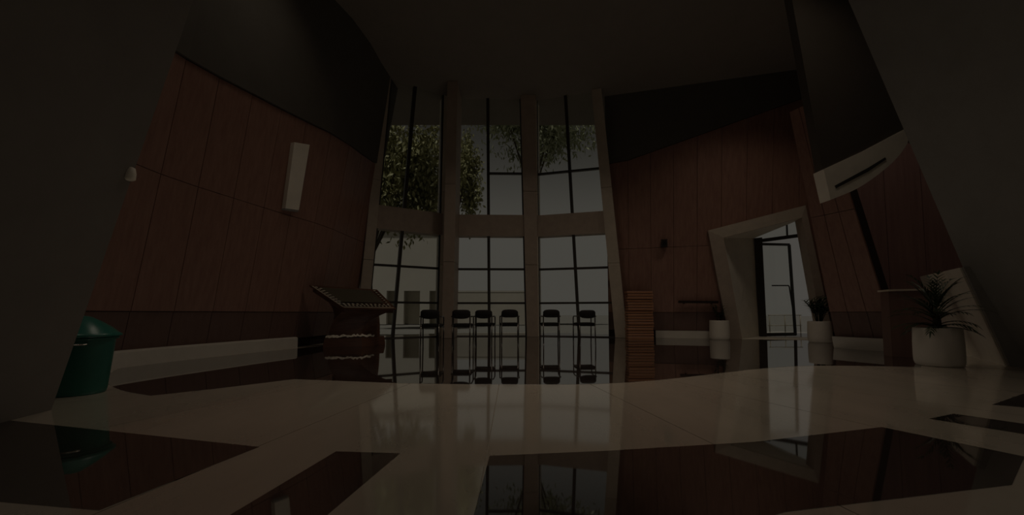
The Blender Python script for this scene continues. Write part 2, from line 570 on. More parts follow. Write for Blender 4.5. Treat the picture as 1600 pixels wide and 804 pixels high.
# stone piers
J = [0, 2.17, 4.3, TOP]
def pier(name, label, pl, l0, l1, r0, r1, n0, n1, m=None):
    t = empty(name, pl.pt(pl.u(*r0)[0], 0), label=label, category='column')
    strip(pl, pl.u(*l0), pl.u(*l1), pl.u(*r0), pl.u(*r1), J, n0, n1, m or M['stone'], t)
    return t
pier('stone_pier', 'beige stone pier at the left end of the glazing, beside the wood wall', BAY1, (554, 530), (588, 200), (571, 530), (602, 200), -.3, .12)
pier('stone_pier', 'beige stone pier at the right end of the glazing, next to the slatted stack', BAY3, (961, 523), (930, 200), (980, 523), (946, 200), -.3, .14)
COL1 = Plane((-2.2, 11.1), (-1.2, 11.1), .15)
pier('column', 'brown stone column between the left and the middle window bays', COL1, (690, 527), (697.5, 200), (707.5, 527), (713.5, 200), -.9, 0, M['stone_dark'])
COL2 = Plane((.3, 11.75), (1.2, 11.75), .15)
pier('column', 'brown stone column between the middle and the right window bays', COL2, (823.5, 525), (815, 200), (841, 525), (837.5, 200), -.5, 0, M['stone_dark'])
# pale jamb strips beside the columns
for nm, pl, l0, l1, r0, r1 in (('trim_1', BAY1, (684, 526), (692, 200), (691, 526), (699, 200)), ('trim_2', BAY3, (840.5, 524), (837, 200), (843, 524), (839.5, 200))):
    t = empty(nm, pl.pt(pl.u(*l0)[0], 0), kind='structure')
    strip(pl, pl.u(*l0), pl.u(*l1), pl.u(*r0), pl.u(*r1), J, -.3, .05, M['pale_stone'], t)

# ------------------------------------------------------------------ right wall with the leaning door portal
def clip(poly, a, b, keep_left):
    out = []
    def side(p):
        v = (b[0] - a[0]) * (p[1] - a[1]) - (b[1] - a[1]) * (p[0] - a[0])
        return v if keep_left else -v
    for i in range(len(poly)):
        p, q = poly[i], poly[(i + 1) % len(poly)]
        sp, sq = side(p), side(q)
        if sp >= 0:
            out.append(p)
        if (sp >= 0) != (sq >= 0):
            t = sp / (sp - sq)
            out.append((p[0] + (q[0] - p[0]) * t, p[1] + (q[1] - p[1]) * t))
    return out
def subtract(poly, hole):
    """convex poly minus convex ccw hole -> convex pieces"""
    res = []
    rem = poly
    for i in range(len(hole)):
        a, b = hole[i], hole[(i + 1) % len(hole)]
        o = clip(rem, a, b, False)
        if len(o) >= 3:
            res.append(o)
        rem = clip(rem, a, b, True)
        if len(rem) < 3:
            break
    return res
def area(p):
    return abs(sum(p[i][0] * p[(i + 1) % len(p)][1] - p[(i + 1) % len(p)][0] * p[i][1] for i in range(len(p)))) / 2

A = WALLA
# portal outline, front face (outer and inner), counter-clockwise in (s,z)
OUT = [A.u(1138, 527), A.u(1300, 533), A.u(1256, 322), A.u(1105, 361)]
OUT[0] = (OUT[0][0], 0.0); OUT[1] = (OUT[1][0], 0.0)
INN = [A.u(1158, 527), A.u(1284, 531), A.u(1250, 341), A.u(1129, 372)]
INN[0] = (INN[0][0], 0.0); INN[1] = (INN[1][0], 0.0)
HOLE = [(OUT[0][0], -.1), (OUT[1][0], -.1), OUT[2], OUT[3]]
wa = MB()
for n0, n1 in ((-.30, -.06),):
    for pc in subtract([(-.45, 0), (A.L + .15, 0), (A.L + .15, TOP), (-.45, TOP)], HOLE):
        if area(pc) > 1e-3:
            wa.on(A, pc, n0, n1)
wall_right_far = wa.build('wall_right_far', M['backing'], kind='structure')
step = .62
s = -.45
lzt = lambda sv: min(6.3, 5.1 + .26 * max(0, sv))
while s < A.L + .15:
    s1 = min(s + step, A.L + .15)
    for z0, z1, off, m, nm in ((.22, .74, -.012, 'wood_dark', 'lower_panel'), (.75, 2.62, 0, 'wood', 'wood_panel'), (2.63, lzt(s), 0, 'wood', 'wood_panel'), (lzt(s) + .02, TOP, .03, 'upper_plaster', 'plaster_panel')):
        mb = MB()
        g = .004 if m != 'upper_plaster' else 0
        zb = (lzt(s) + .02, lzt(s1) + .02) if nm == 'plaster_panel' else (z0, z0)
        zt = (lzt(s), lzt(s1)) if z0 == 2.63 else (z1, z1)
        for pc in subtract([(s + g, zb[0]), (s1 - g, zb[1]), (s1 - g, zt[1]), (s + g, zt[0])], HOLE):
            if area(pc) > 2e-3:
                mb.on(A, pc, off - .05, off)
        if mb.v:
            mb.build(nm, M[m], wall_right_far)
    s = s1
# skirting between the slatted stack and the portal
sa, sb = A.u(1024, 527)[0], OUT[0][0] - .03
MB().on(A, [(sa, 0), (sb, 0), (sb, .21), (sa, .21)], -.02, .12).build('baseboard_right', M['skirting'], kind='structure')

# portal
portal = empty('trim_3', A.pt((OUT[0][0] + OUT[1][0]) / 2, 0), kind='structure')
FR_N = .10
MB().on(A, [OUT[0], INN[0], INN[3], OUT[3]], -.30, FR_N).build('jamb', M['stone_dark'], portal)  # darker stone on both jambs puts their shade into the colour
MB().on(A, [OUT[3], INN[3], INN[2], OUT[2]], -.30, FR_N).build('lintel', M['stone'], portal)
MB().on(A, [INN[1], OUT[1], OUT[2], INN[2]], -.30, FR_N).build('jamb', M['stone_dark'], portal)
# splayed reveal running back to the door frame
BK = -1.15
bl0, bl1 = A.u(1187, 524, BK), A.u(1178, 374, BK)
br0, br1 = A.u(1296, 528, BK), A.u(1258, 345, BK)
zlow = lambda p: (p[0], 0.0)
bt_l = A.u(1178, 372, BK)
bt_r = A.u(1262, 338, BK)
def quad_slab(pts, vec, name, m, parent):
    return MB().prism(pts, vec).build(name, m, parent)
q = [A.pt(INN[0][0], 0, 0), A.pt(bl0[0], 0, BK), A.pt(bt_l[0], bt_l[1], BK), A.pt(INN[3][0], INN[3][1], 0)]
quad_slab(q, -A.d * .12, 'reveal', M['pale_stone'], portal)  # paler stone stands in for door daylight on the reveal
q = [A.pt(INN[3][0], INN[3][1], 0), A.pt(bt_l[0], bt_l[1], BK), A.pt(bt_r[0], bt_r[1], BK), A.pt(INN[2][0], INN[2][1], 0)]
quad_slab(q, (0, 0, .12), 'soffit', M['pale_stone'], portal)
q = [A.pt(INN[1][0], 0, 0), A.pt(br0[0], 0, BK), A.pt(bt_r[0], bt_r[1], BK), A.pt(INN[2][0], INN[2][1], 0)]
quad_slab(q, A.d * .12, 'reveal', M['pale_stone'], portal)
q = [A.pt(INN[0][0], 0, .1), A.pt(INN[1][0], 0, .1), A.pt(br0[0], 0, BK), A.pt(bl0[0], 0, BK)]
quad_slab([p + Vector((0, 0, .012)) for p in q], (0, 0, -.02), 'threshold', M['pale_stone'], portal)

# door: dark frame, transom light and a leaf standing ajar
door = empty('door_1', A.pt((bl0[0] + br0[0]) / 2, 0, BK), kind='structure')
t0, t1 = A.u(1180, 377, BK), A.u(1254, 367, BK)
MB().bar(A, (bl0[0] + .08, 0), (bt_l[0] + .10, bt_l[1]), .20, BK - .06, BK + .06).build('frame_post', M['metal_dark'], door)
MB().bar(A, (br0[0], 0), (bt_r[0], bt_r[1]), .10, BK - .06, BK + .06).build('frame_post', M['metal_dark'], door)
MB().bar(A, t0, (t1[0] + .3, t1[1] + .1 * .3), .09, BK - .06, BK + .06).build('frame_rail', M['metal_dark'], door)
m0, m1 = A.u(1230, 369, BK), A.u(1229, 345, BK)
MB().bar(A, m0, m1, .03, BK - .03, BK + .03).build('transom_bar', M['metal_dark'], door)
MB().on(A, [t0, (t1[0] + .2, t1[1] + .02), bt_r, bt_l], BK - .012, BK - .004).build('transom_pane', M['glass'], door)
# leaf outline measured on a plane swung out from the hinge
hin = A.pt(bl0[0] + .17, 0, BK)
LEAF = Plane((hin.x, hin.y), (hin.x + 1.0, hin.y + .28), .10)
l00, l01 = LEAF.u(1196, 521), LEAF.u(1188, 381)
l10, l11 = LEAF.u(1243, 520), LEAF.u(1233, 382)
l00 = (l00[0], .03); l10 = (l10[0], .03)
leaf = MB().bar(LEAF, l00, l01, .07, -.025, .025).build('leaf', M['metal_dark'], door)
MB().bar(LEAF, l10, l11, .07, -.025, .025).build('leaf_stile', M['metal_dark'], leaf)
MB().bar(LEAF, l01, l11, .07, -.025, .025).build('leaf_rail', M['metal_dark'], leaf)
MB().bar(LEAF, (l00[0], .07), (l10[0], .07), .10, -.025, .025).build('leaf_rail', M['metal_dark'], leaf)
MB().on(LEAF, [l00, l10, l11, l01], -.006, .002).build('leaf_pane', M['glass'], leaf)
h0, h1, h2 = LEAF.u(1204, 446), LEAF.u(1231, 446), LEAF.u(1236, 481)
MB().tube([LEAF.pt(*h0, .05), LEAF.pt(h1[0] - .04, h1[1], .05), LEAF.pt(h1[0], h1[1] - .04, .05), LEAF.pt(*h2, .05), LEAF.pt(h2[0] + .05, h2[1], .05)], .018).build('pull_handle', M['metal_dark'], leaf)

# return wall from the portal towards the room, then the leaning fin wall and the recess
RET = Plane((8.62, 10.42), (7.05, 8.3), .0)
FIN = Plane((6.80, 8.10), (7.20, 7.12), .36)
fl0, fl1 = FIN.u(1308, 545), FIN.u(1263, 322)
fr0, fr1 = FIN.u(1405, 548), FIN.u(1328, 305)
fin = MB()
zf = 4.6
lf = lambda z: line_at(fl0, fl1, z)
rf = lambda z: line_at(fr0, fr1, z)
fin.on(FIN, [(lf(0), 0), (rf(0), 0), (rf(zf), zf), (lf(zf), zf)], -.3, -.05)
wall_fin = fin.build('wall_right', M['backing'], kind='structure')
for k in range(3):
    fa = lambda z, k=k: lf(z) + (rf(z) - lf(z)) * k / 3
    fb = lambda z, k=k: lf(z) + (rf(z) - lf(z)) * (k + 1) / 3
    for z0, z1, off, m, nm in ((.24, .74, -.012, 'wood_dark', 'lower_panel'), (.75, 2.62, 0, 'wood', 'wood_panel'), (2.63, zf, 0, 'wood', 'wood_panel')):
        MB().on(FIN, [(fa(z0) + .004, z0), (fb(z0) - .004, z0), (fb(z1) - .004, z1), (fa(z1) + .004, z1)], off - .05, off).build(nm, M[m], wall_fin)
MB().on(FIN, [(lf(0), 0), (rf(0) - .02, 0), (rf(0) - .06, .24), (lf(.24), .24)], -.02, .10).build('baseboard_right_near', M['skirting'], kind='structure')
MB().prism([(8.82, 10.4, 0), (9.02, 10.3, 0), (7.3, 8.0, 0), (7.1, 8.2, 0)], (0, 0, TOP)).build('wall_right_return', M['wood_dark'], kind='structure')

# recess behind the big planter
REC = Plane((7.1, 7.95), (12.5, 6.6), .0)
wr = MB().on(REC, [(0, 0), (5.6, 0), (5.6, TOP), (0, TOP)], -.3, -.05)
wall_rec = wr.build('wall_recess', M['backing'], kind='structure')
for k in range(9):
    MB().on(REC, [(k * .62 + .004, 0), (k * .62 + .616, 0), (k * .62 + .616, 4.2), (k * .62 + .004, 4.2)], -.05, 0).build('wood_panel', M['wood_recess'], wall_rec)

# right near plaster wall whose leaning edge closes the recess
WR = Plane((6.90, 5.35), (6.5, 3.2), .42)
g0, g1 = WR.u(1572, 573), WR.u(1418, 215)
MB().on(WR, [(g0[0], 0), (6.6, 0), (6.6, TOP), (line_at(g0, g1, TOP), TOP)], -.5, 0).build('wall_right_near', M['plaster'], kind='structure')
MB().box(11.8, -4, 0, 12.1, 7.2, TOP).build('wall_right_outer', M['dim_plaster'], kind='structure')

# curved pale lintel over the recess
LT = Plane((5.0, 6.2), (8.0, 6.2), .0)
low = smooth_pts([LT.u(1298, 312), LT.u(1340, 294), LT.u(1378, 268), LT.u(1402, 246), LT.u(1418, 224)], 5)
upp = [LT.u(1424, 196), LT.u(1350, 235), LT.u(1287, 264)]
lint = MB().on(LT, low + upp, -.22, 0).build('trim_4', M['pale_stone'], kind='structure')
bt = [LT.u(1289, 267), LT.u(1350, 238), LT.u(1422, 200), LT.u(1372, 60), LT.u(1215, 60)]
MB().on(LT, [bt[0], bt[1], bt[2], (bt[2][0] + .6, TOP), (bt[0][0] - .5, TOP)], -.20, -.04).build('wall_bulkhead', M['bulkhead'], kind='structure')
sl = [LT.u(1304, 290), LT.u(1356, 262), LT.u(1382, 246), LT.u(1384, 249), LT.u(1356, 268), LT.u(1306, 294)]
MB().on(LT, sl, -.05, .012).build('slot_shade_strip', M['metal_dark'], lint)  # dark strip on the lintel face; the slot's shade put in as colour

# pale stone block at the foot of the jamb
f0, f1 = on_floor(1571, 571), on_floor(1506, 553)
BLK = Plane((f1.x, f1.y), (f0.x, f0.y), .30)
bp = [BLK.u(1571, 571), BLK.u(1499, 418), BLK.u(1437, 432), BLK.u(1484, 549)]
bp[0] = (bp[0][0], 0); bp[3] = (bp[3][0], 0)
blk = empty('trim_5', BLK.pt(bp[0][0], 0), kind='structure')
MB().on(BLK, bp, -.40, 0).build('block', M['pale_stone'], blk)
MB().on(BLK, [bp[0], (bp[0][0] + .10, 0), (bp[1][0] + .10, bp[1][1]), bp[1]], -.40, -.02).build('edge_strip', M['plaster'], blk)

# dark counter in the recess
ctr = empty('counter', (7.0, 6.6, 0), label='dark counter with a thin pale top edge in the recess behind the large plant', category='counter')
c0, c1 = at_depth(1388, 452, 6.45), at_depth(1462, 443, 6.15)
v = Vector((c1.x - c0.x, c1.y - c0.y, 0))
MB().prism([(c0.x, c0.y, .0), (c1.x, c1.y, .0), (c1.x + .2, c1.y + .25, .0), (c0.x + .1, c0.y + .25, .0)], (0, 0, c0.z - .03)).build('body', M['wood_dark'], ctr)
MB().prism([(c0.x - .03, c0.y - .03, c0.z - .03), (c1.x, c1.y - .03, c0.z - .03), (c1.x + .2, c1.y + .28, c0.z - .03), (c0.x + .08, c0.y + .28, c0.z - .03)], (0, 0, .03)).build('top', M['stone'], ctr)

# ------------------------------------------------------------------ pale fin on the left wood wall, small lamp on the near pier
i8 = min(range(len(LB)), key=lambda i: abs(LB[i].y - 7.9))
fp0, fn0 = LB[i8], LN[i8]
FINL = Plane((LB[i8 + 1].x, LB[i8 + 1].y), (LB[i8].x, LB[i8].y), .17)
a0, a1, a2, a3 = FINL.u(446, 325, .1), FINL.u(467, 328, .1), FINL.u(484, 226, .1), FINL.u(460, 222, .1)
fo = empty('wall_light', FINL.pt(a0[0], a0[1]), label='pale unlit strip fixture mounted high on the left wood wall', category='wall light')
MB().on(FINL, [a0, a1, a2, a3], .012, .10).build('cover', M['pale_stone'], fo)
MB().on(FINL, [(a0[0] - .01, a0[1] - .03), (a1[0] + .01, a1[1] - .03), a1, a0], .012, .09).build('end_cap', M['plaster'], fo)

k0 = PIER.u(206, 272)
kp = PIER.pt(k0[0] + .02, k0[1], .0)
lamp = empty('spotlight', kp, label='small pale unlit spotlight at the upper edge of the left plaster pier', category='light')
mb = MB()
mb.lathe([(.02, -.055), (.034, -.045), (.036, .0), (.03, .04), (.012, .05)], seg=16)
local(mb, 'lamp_head', M['pale_stone'], lamp)
mb = MB().tube([(0, 0, 0), (-.06, -.03, .01)], .008)
local(mb, 'bracket', M['stone'], lamp)

# dark box high on the right wood wall
sb0 = A.u(1037, 381)
sp = empty('wall_speaker', A.pt(sb0[0], sb0[1]), label='small dark box speaker on the wood wall above the slatted stack', category='speaker')
MB().on(A, [(sb0[0] - .09, sb0[1] - .10), (sb0[0] + .09, sb0[1] - .10), (sb0[0] + .08, sb0[1] + .11), (sb0[0] - .08, sb0[1] + .11)], .04, .16).build('housing', M['metal_dark'], sp)
MB().on(A, [(sb0[0] - .06, sb0[1] - .07), (sb0[0] + .06, sb0[1] - .07), (sb0[0] + .06, sb0[1] + .08), (sb0[0] - .06, sb0[1] + .08)], .16, .168).build('grille', M['chair_fabric'], sp)
MB().on(A, [(sb0[0] - .03, sb0[1] - .03), (sb0[0] + .03, sb0[1] - .03), (sb0[0] + .03, sb0[1] + .03), (sb0[0] - .03, sb0[1] + .03)], .0, .04).build('bracket', M['metal_dark'], sp)

# dark rail on the wall behind the far planter
r0, r1 = A.u(1060, 471, .1), A.u(1122, 471.5, .1)
rl = empty('handrail', A.pt(r0[0], 0), label='dark wooden handrail on the right wood wall behind the farthest planter', category='handrail')
MB().on(A, [(r0[0], r0[1] - .04), (r1[0], r1[1] - .04), (r1[0], r1[1] + .03), (r0[0], r0[1] + .03)], .07, .14).build('rail', M['backing'], rl)
for q in (.15, .85):
    ss = r0[0] + (r1[0] - r0[0]) * q
    MB().on(A, [(ss - .02, r0[1] - .06), (ss + .02, r0[1] - .06), (ss + .02, r0[1] - .02), (ss - .02, r0[1] - .02)], 0, .10).build('bracket', M['backing'], rl)

# ------------------------------------------------------------------ chairs
def arc(p0, c, p1, n=6):
    """quadratic bend"""
    p0, c, p1 = Vector(p0), Vector(c), Vector(p1)
    return [p0 * (1 - t) ** 2 + c * 2 * t * (1 - t) + p1 * t * t for t in [k / n for k in range(n + 1)]]
def make_chair(loc, rz, convex_top, **props):
    t = empty('chair', loc, rz, **props)
    hw = .205          # half width at the arms; sitter faces +Y
    r = .0135
    # seat pad
    mb = MB()
    rings = []
    for z, i in ((.452, .022), (.462, .004), (.49, .0), (.508, .012), (.516, .05)):
        x0, x1, y0, y1 = -.205 + i, .205 - i, -.17 + i, .225 - i
        b = .05
        rr = []
        for cx, cy, a0 in ((x1 - b, y0 + b, -90), (x1 - b, y1 - b, 0), (x0 + b, y1 - b, 90), (x0 + b, y0 + b, 180)):
            for k in range(5):
                a = math.radians(a0 + 90 * k / 4)
                rr.append((cx + b * math.cos(a), cy + b * math.sin(a), z))
        rings.append(rr)
    mb.loft(rings, smooth=True)
    local(mb, 'seat', M['chair_fabric'], t)
    # backrest: curved pad
    mb = MB()
    rings = []
    n = 12
    for k in range(n + 1):
        u = -1 + 2 * k / n
        x = .178 * u
        e = (1 - abs(u) ** 4) 
        yb = -.200 - .028 * (1 - u * u)
        zt = .785 + (.016 * (1 - u * u) if convex_top else .004 * (1 - u * u)) - .035 * abs(u) ** 8
        zb = .632 - (.004 * (1 - u * u) if convex_top else .024 * (1 - u * u)) + .030 * abs(u) ** 8
        th = .018 * (.55 + .45 * e)
        zm = (zt + zb) / 2
        rings.append([(x, yb - th, zb + .012), (x, yb - th, zt - .012), (x, yb - th * .3, zt), (x, yb + th * .5, zt), (x, yb + th, zt - .014), (x, yb + th, zb + .014), (x, yb + th * .5, zb), (x, yb - th * .3, zb)])
    mb.loft(rings, smooth=True)
    local(mb, 'backrest', M['chair_fabric'], t)
    for s in (-1, 1):
        # rear leg, then the post that carries the backrest
        local(MB().tube([(s * .172, -.215, 0), (s * .172, -.185, .46)], r), 'leg', M['chrome'], t)
        local(MB().tube([(s * .172, -.185, .46), (s * .172, -.192, .58), (s * .170, -.190, .70)], r), 'back_post', M['chrome'], t)
        # front leg
        local(MB().tube([(s * hw, .215, 0), (s * (hw + .003), .205, .47)], r), 'leg', M['chrome'], t)
        arm = [(s * (hw + .003), .205, .47), (s * (hw + .003), .203, .58)] + arc((s * (hw + .003), .203, .59), (s * (hw + .003), .20, .655), (s * (hw + .002), .13, .657)) + \
              [(s * (hw + .002), -.05, .655)] + arc((s * (hw + .002), -.10, .655), (s * hw, -.19, .655), (s * .172, -.192, .65))
        local(MB().tube(arm, r), 'armrest', M['chrome'], t)
        local(MB().tube([(s * .172, -.185, .452), (s * hw, .205, .452)], r), 'seat_rail', M['chrome'], t)
        for (x, y) in ((s * .172, -.215), (s * hw, .215)):
            pass
    local(MB().tube([(-.172, -.15, .447), (.172, -.15, .447)], .009), 'crossbar', M['chrome'], t)
    local(MB().tube([(-hw, .17, .447), (hw, .17, .447)], .009), 'crossbar', M['chrome'], t)
    return t
CH = [((672, 548), 2, False, 'black armchair standing nearest the wooden console, leftmost of the row of chairs'),
      ((721, 546.5), 1, False, 'black chair just right of the left brown column, second in the row'),
      ((756.5, 543), -2, False, 'black chair in front of the mullion of the middle window bay'),
      ((796, 542), 2, True, 'black chair with a rounded top in the right half of the middle bay'),
      ((860.5, 541.5), 2, True, 'black chair just right of the right brown column, with a rounded top'),
      ((915.5, 541), 6, False, 'black armchair at the right end of the row, its left armrest showing')]
made = {}
for (px, py), rz, conv, lab in CH:
    p = on_floor(px, py)
    p = p + Vector((0, .2, 0))
    p.x = p.x * 1.012
    kw = dict(label=lab, category='chair', group='row of black chairs in front of the windows')
    if conv not in made:
        made[conv] = make_chair(p, math.radians(rz), conv, **kw)
    else:
        copy_tree(made[conv], p, math.radians(rz), **kw)

# ------------------------------------------------------------------ wooden console with a tilted top
con = empty('display_console', (-3.6, 8.8, 0), label='dark wooden display console with a tilted inlaid top and a waisted base', category='console')
T = [at_depth(537, 481, 8.1), at_depth(619, 482, 8.55), at_depth(589, 452, 8.85), at_depth(483, 445, 8.05)]   # FL FR BR BL
tn = (T[1] - T[0]).cross(T[3] - T[0]).normalized()
def onT(u, w, h=0.0):
    a = T[0].lerp(T[1], u)
    b = T[3].lerp(T[2], u)
    return a.lerp(b, w) + tn * h
def plate(u0, w0, u1, w1, h0, h1):
    lo = [onT(u0, w0, h0), onT(u1, w0, h0), onT(u1, w1, h0), onT(u0, w1, h0)]
    hi = [onT(u0, w0, h1), onT(u1, w0, h1), onT(u1, w1, h1), onT(u0, w1, h1)]
    return MB().loft([lo, hi])
top = plate(0, 0, 1, 1, -.05, 0).build('top', M['console_wood'], con)
plate(.12, .28, .88, .92, .0, .006).build('glass_panel', M['console_glass'], top)
# inlaid border of small pale and dark pieces
def border(u0, w0, u1, w1, n, m, parent):
    du, dw = (u1 - u0), (w1 - w0)
    for k in range(n):
        a, b = k / n + .12 / n, (k + 1) / n - .12 / n
        if abs(du) > abs(dw):
            plate(u0 + du * a, w0, u0 + du * b, w0 + .05, .0, .004 + .002 * (k % 2)).build('inlay', M['mosaic_pale'] if k % 2 else M['mosaic_dark'], parent)
        else:
            plate(u0, w0 + dw * a, u0 + .03, w0 + dw * b, .0, .004 + .002 * (k % 2)).build('inlay', M['mosaic_pale'] if k % 2 else M['mosaic_dark'], parent)
border(.06, .10, .94, .10, 26, None, top)
border(.06, .17, .94, .17, 22, None, top)
border(.05, .16, .05, .94, 18, None, top)
border(.09, .24, .09, .94, 15, None, top)
border(.92, .16, .92, .94, 16, None, top)
plate(.03, .035, .97, .06, .0, .005).build('edge_strip', M['mosaic_pale'], top)
plate(.02, .06, .035, .96, .0, .005).build('edge_strip', M['mosaic_pale'], top)
# apron under the top
ap_hi = [onT(.03, .04, -.05), onT(.97, .04, -.05), onT(.96, .95, -.05), onT(.03, .95, -.05)]
ap_lo = [p + Vector((0, 0, -.09)) for p in ap_hi]
MB().loft([ap_lo, ap_hi]).build('apron', M['console_wood'], con)
# waisted body: lofted from the plinth to the apron with a concave profile
base = [Vector((-3.98, 8.17, 0)), Vector((-3.25, 8.36, 0)), Vector((-2.95, 8.95, 0)), Vector((-3.92, 8.80, 0))]
zp = .20
rings = []
up4 = [onT(.05, .06, -.14), onT(.96, .06, -.14), onT(.95, .94, -.14), onT(.05, .94, -.14)]
cb = sum(base, Vector()) / 4
wa_ = [cb.lerp(p, .84) for p in base]
NL = 14
for k in range(NL + 1):
    t = math.sin(math.pi / 2 * k / NL)
    # C-shaped profile: narrow waist, then a quarter-round flare under the top
    f = t ** 2.4
    pinch = 1.0
    r = []
    for i in range(4):
        b = cb + (wa_[i] - cb) * pinch
        x = b.x + (up4[i].x - b.x) * f
        y = b.y + (up4[i].y - b.y) * f
        z = zp + (up4[i].z - zp) * t
        r.append(Vector((x, y, z)))
    # subdivide the sides for a smooth shade
    rr = []
    for i in range(4):
        for q in range(4):
            rr.append(r[i].lerp(r[(i + 1) % 4], q / 4))
    rings.append(rr)
MB().loft(rings).build('body', M['console_wood'], con)
pl_lo = [cb + (p - cb) * 1.02 for p in base]
pl_hi = [cb + (p - cb) * .97 + Vector((0, 0, zp)) for p in base]
MB().loft([pl_lo, [p + Vector((0, 0, .05)) for p in pl_lo], pl_hi]).build('plinth', M['console_wood'], con)
# crumpled pale ribbon along the plinth ledge
mb = MB()
rb = []
random.seed(3)
for k in range(31):
    t = k / 30
    if t < .72:
        p = base[0].lerp(base[1], .04 + t / .72 * .96)
    else:
        p = base[1].lerp(base[2], (t - .72) / .28 * .55)
    p = cb + (p - cb) * .985
    z = zp + .012 + random.uniform(-.02, .02)
    h = .03 + random.uniform(-.012, .02)
    o = (p - cb).normalized() * random.uniform(.0, .03)
    rb.append([p + o + Vector((0, 0, z)), p + o * .5 + Vector((0, 0, z + h)), p - (p - cb).normalized() * .03 + Vector((0, 0, z + h)), p - (p - cb).normalized() * .03 + Vector((0, 0, z))])
mb.loft(rb)
mb.build('ribbon', M['pale_stone'], con, label='crumpled pale ribbon')

# ------------------------------------------------------------------ slatted wooden stack
st = empty('slatted_stack', (3.8, 11.3, 0), label='upright stand of horizontal wooden slats between the right stone pier and wood wall', category='slatted stand')
x0, x1, yf = 3.27, 4.0, 10.88
nsl = 17
hs = 1.36 / nsl
random.seed(5)
for k in range(nsl):
    jx, jy = random.uniform(-.012, .012), random.uniform(-.015, .015)
    mb = MB().box(x0 + jx - (x0 + x1) / 2, yf + jy - yf, 0, x1 + jx - (x0 + x1) / 2, .28 + jy, hs - .016, .008)
    for i, p in enumerate(mb.v):
        mb.v[i] = (p[0] + (x0 + x1) / 2, p[1] + yf, p[2] + k * hs)
    mb.build('slat', M['slat_wood'], st)
MB().box(x0 + .03, yf + .03, 0, x1 - .03, yf + .24, 1.34).build('core', M['backing'], st)

# ------------------------------------------------------------------ planters
def pot_mesh(parent, R=.25, H=.52):
    mb = MB().lathe([(R * .86, 0), (R * .93, .012), (R * .985, .06), (R * 1.0, .14), (R * .995, H * .6), (R * .965, H - .015), (R * .955, H), (R * .88, H), (R * .87, H - .05), (R * .0001, H - .05)], seg=48)
    local(mb, 'pot', M['pot'], parent)
    local(MB().lathe([(R * .87, H - .05), (R * .87, H - .04), (R * .5, H - .028), (R * .001, H - .02)], seg=24), 'soil', M['soil'], parent)

def blade(mb, base, dirv, length, width, droop, nseg=5, fold=.15):
    """an arching leaf with a keel"""
    dirv = Vector(dirv).normalized()
    side = dirv.cross(Vector((0, 0, 1)))
    if side.length < 1e-3:
        side = Vector((1, 0, 0))
    side.normalize()
    p = Vector(base)
    d = dirv.copy()
    rows = []
    for k in range(nseg + 1):
        t = k / nseg
        w = width * max(.04, math.sin(math.pi * (.12 + .88 * t) ** .8)) * (1 if k < nseg else .1)
        up = side.cross(d).normalized()
        rows.append((p - side * w + up * w * fold, p.copy(), p + side * w + up * w * fold))
        d = (d + Vector((0, 0, -droop / nseg))).normalized()
        p = p + d * (length / nseg)
    V = [q for r in rows for q in r]
    Fc = []
    for k in range(nseg):
        o = k * 3
        Fc += [(o, o + 1, o + 4, o + 3), (o + 1, o + 2, o + 5, o + 4)]
    mb.add(V, Fc, True)

# far planter: low dark shrub
pA = empty('potted_shrub', (6.11, 11.1, 0), label='smallest white planter with a low dark shrub, left of the door portal', category='potted plant')
pA.location = on_floor(1122, 527)
pA.location.y -= .75
pA.location.x = (1122.5 - 800) / 600 * pA.location.y
pot_mesh(pA)
random.seed(11)
for k in range(9):
    a = 2 * math.pi * k / 9 + random.uniform(-.3, .3)
    mb = MB()
    tip = Vector((math.cos(a) * random.uniform(.06, .2), math.sin(a) * random.uniform(.06, .2), .52 + random.uniform(.2, .45)))
    mb.tube([(math.cos(a) * .04, math.sin(a) * .04, .49), tip * .6 + Vector((0, 0, .2)), tip], .006, 5)
    for q in range(12):
        b = Vector((math.cos(a) * .04, math.sin(a) * .04, .49)).lerp(tip, .3 + .7 * q / 11)
        aa = random.uniform(0, 6.28)
        blade(mb, b, (math.cos(aa), math.sin(aa), random.uniform(.1, .8)), random.uniform(.09, .15), .022, .5, 3)
    local(mb, 'branch', M['leaf'], pA)

# middle planter: upright leafy stems
pB = empty('potted_shrub', (0, 0, 0), label='white planter with an upright leafy plant at the right foot of the door portal', category='potted plant')
yb = on_floor(1279, 534).y - .05
pB.location = ((1278.5 - 800) / 600 * yb, yb, 0)
pot_mesh(pB)
random.seed(21)
for k in range(24):
    a = 2 * math.pi * k / 24 + random.uniform(-.3, .3)
    sp_ = random.uniform(.04, .32)
    h = random.uniform(.34, .62) * (1.05 - .4 * sp_)
    b0 = Vector((math.cos(a) * .05, math.sin(a) * .05, .49))
    tip = Vector((math.cos(a) * sp_, math.sin(a) * sp_, .52 + h))
    mb = MB()
    mid = b0.lerp(tip, .5) + Vector((-math.cos(a) * .02, -math.sin(a) * .02, .05))
    mb.tube([b0, mid, tip], .008, 5)
    for q in range(11):
        t = .35 + .65 * q / 10
        b = b0.lerp(mid, t * 2) if t < .5 else mid.lerp(tip, t * 2 - 1)
        aa = q * 2.4 + random.uniform(-.4, .4)
        blade(mb, b, (math.cos(aa), math.sin(aa), random.uniform(.3, 1.1)), random.uniform(.13, .22), .019, .35, 4)
    local(mb, 'branch', M['leaf'], pB)

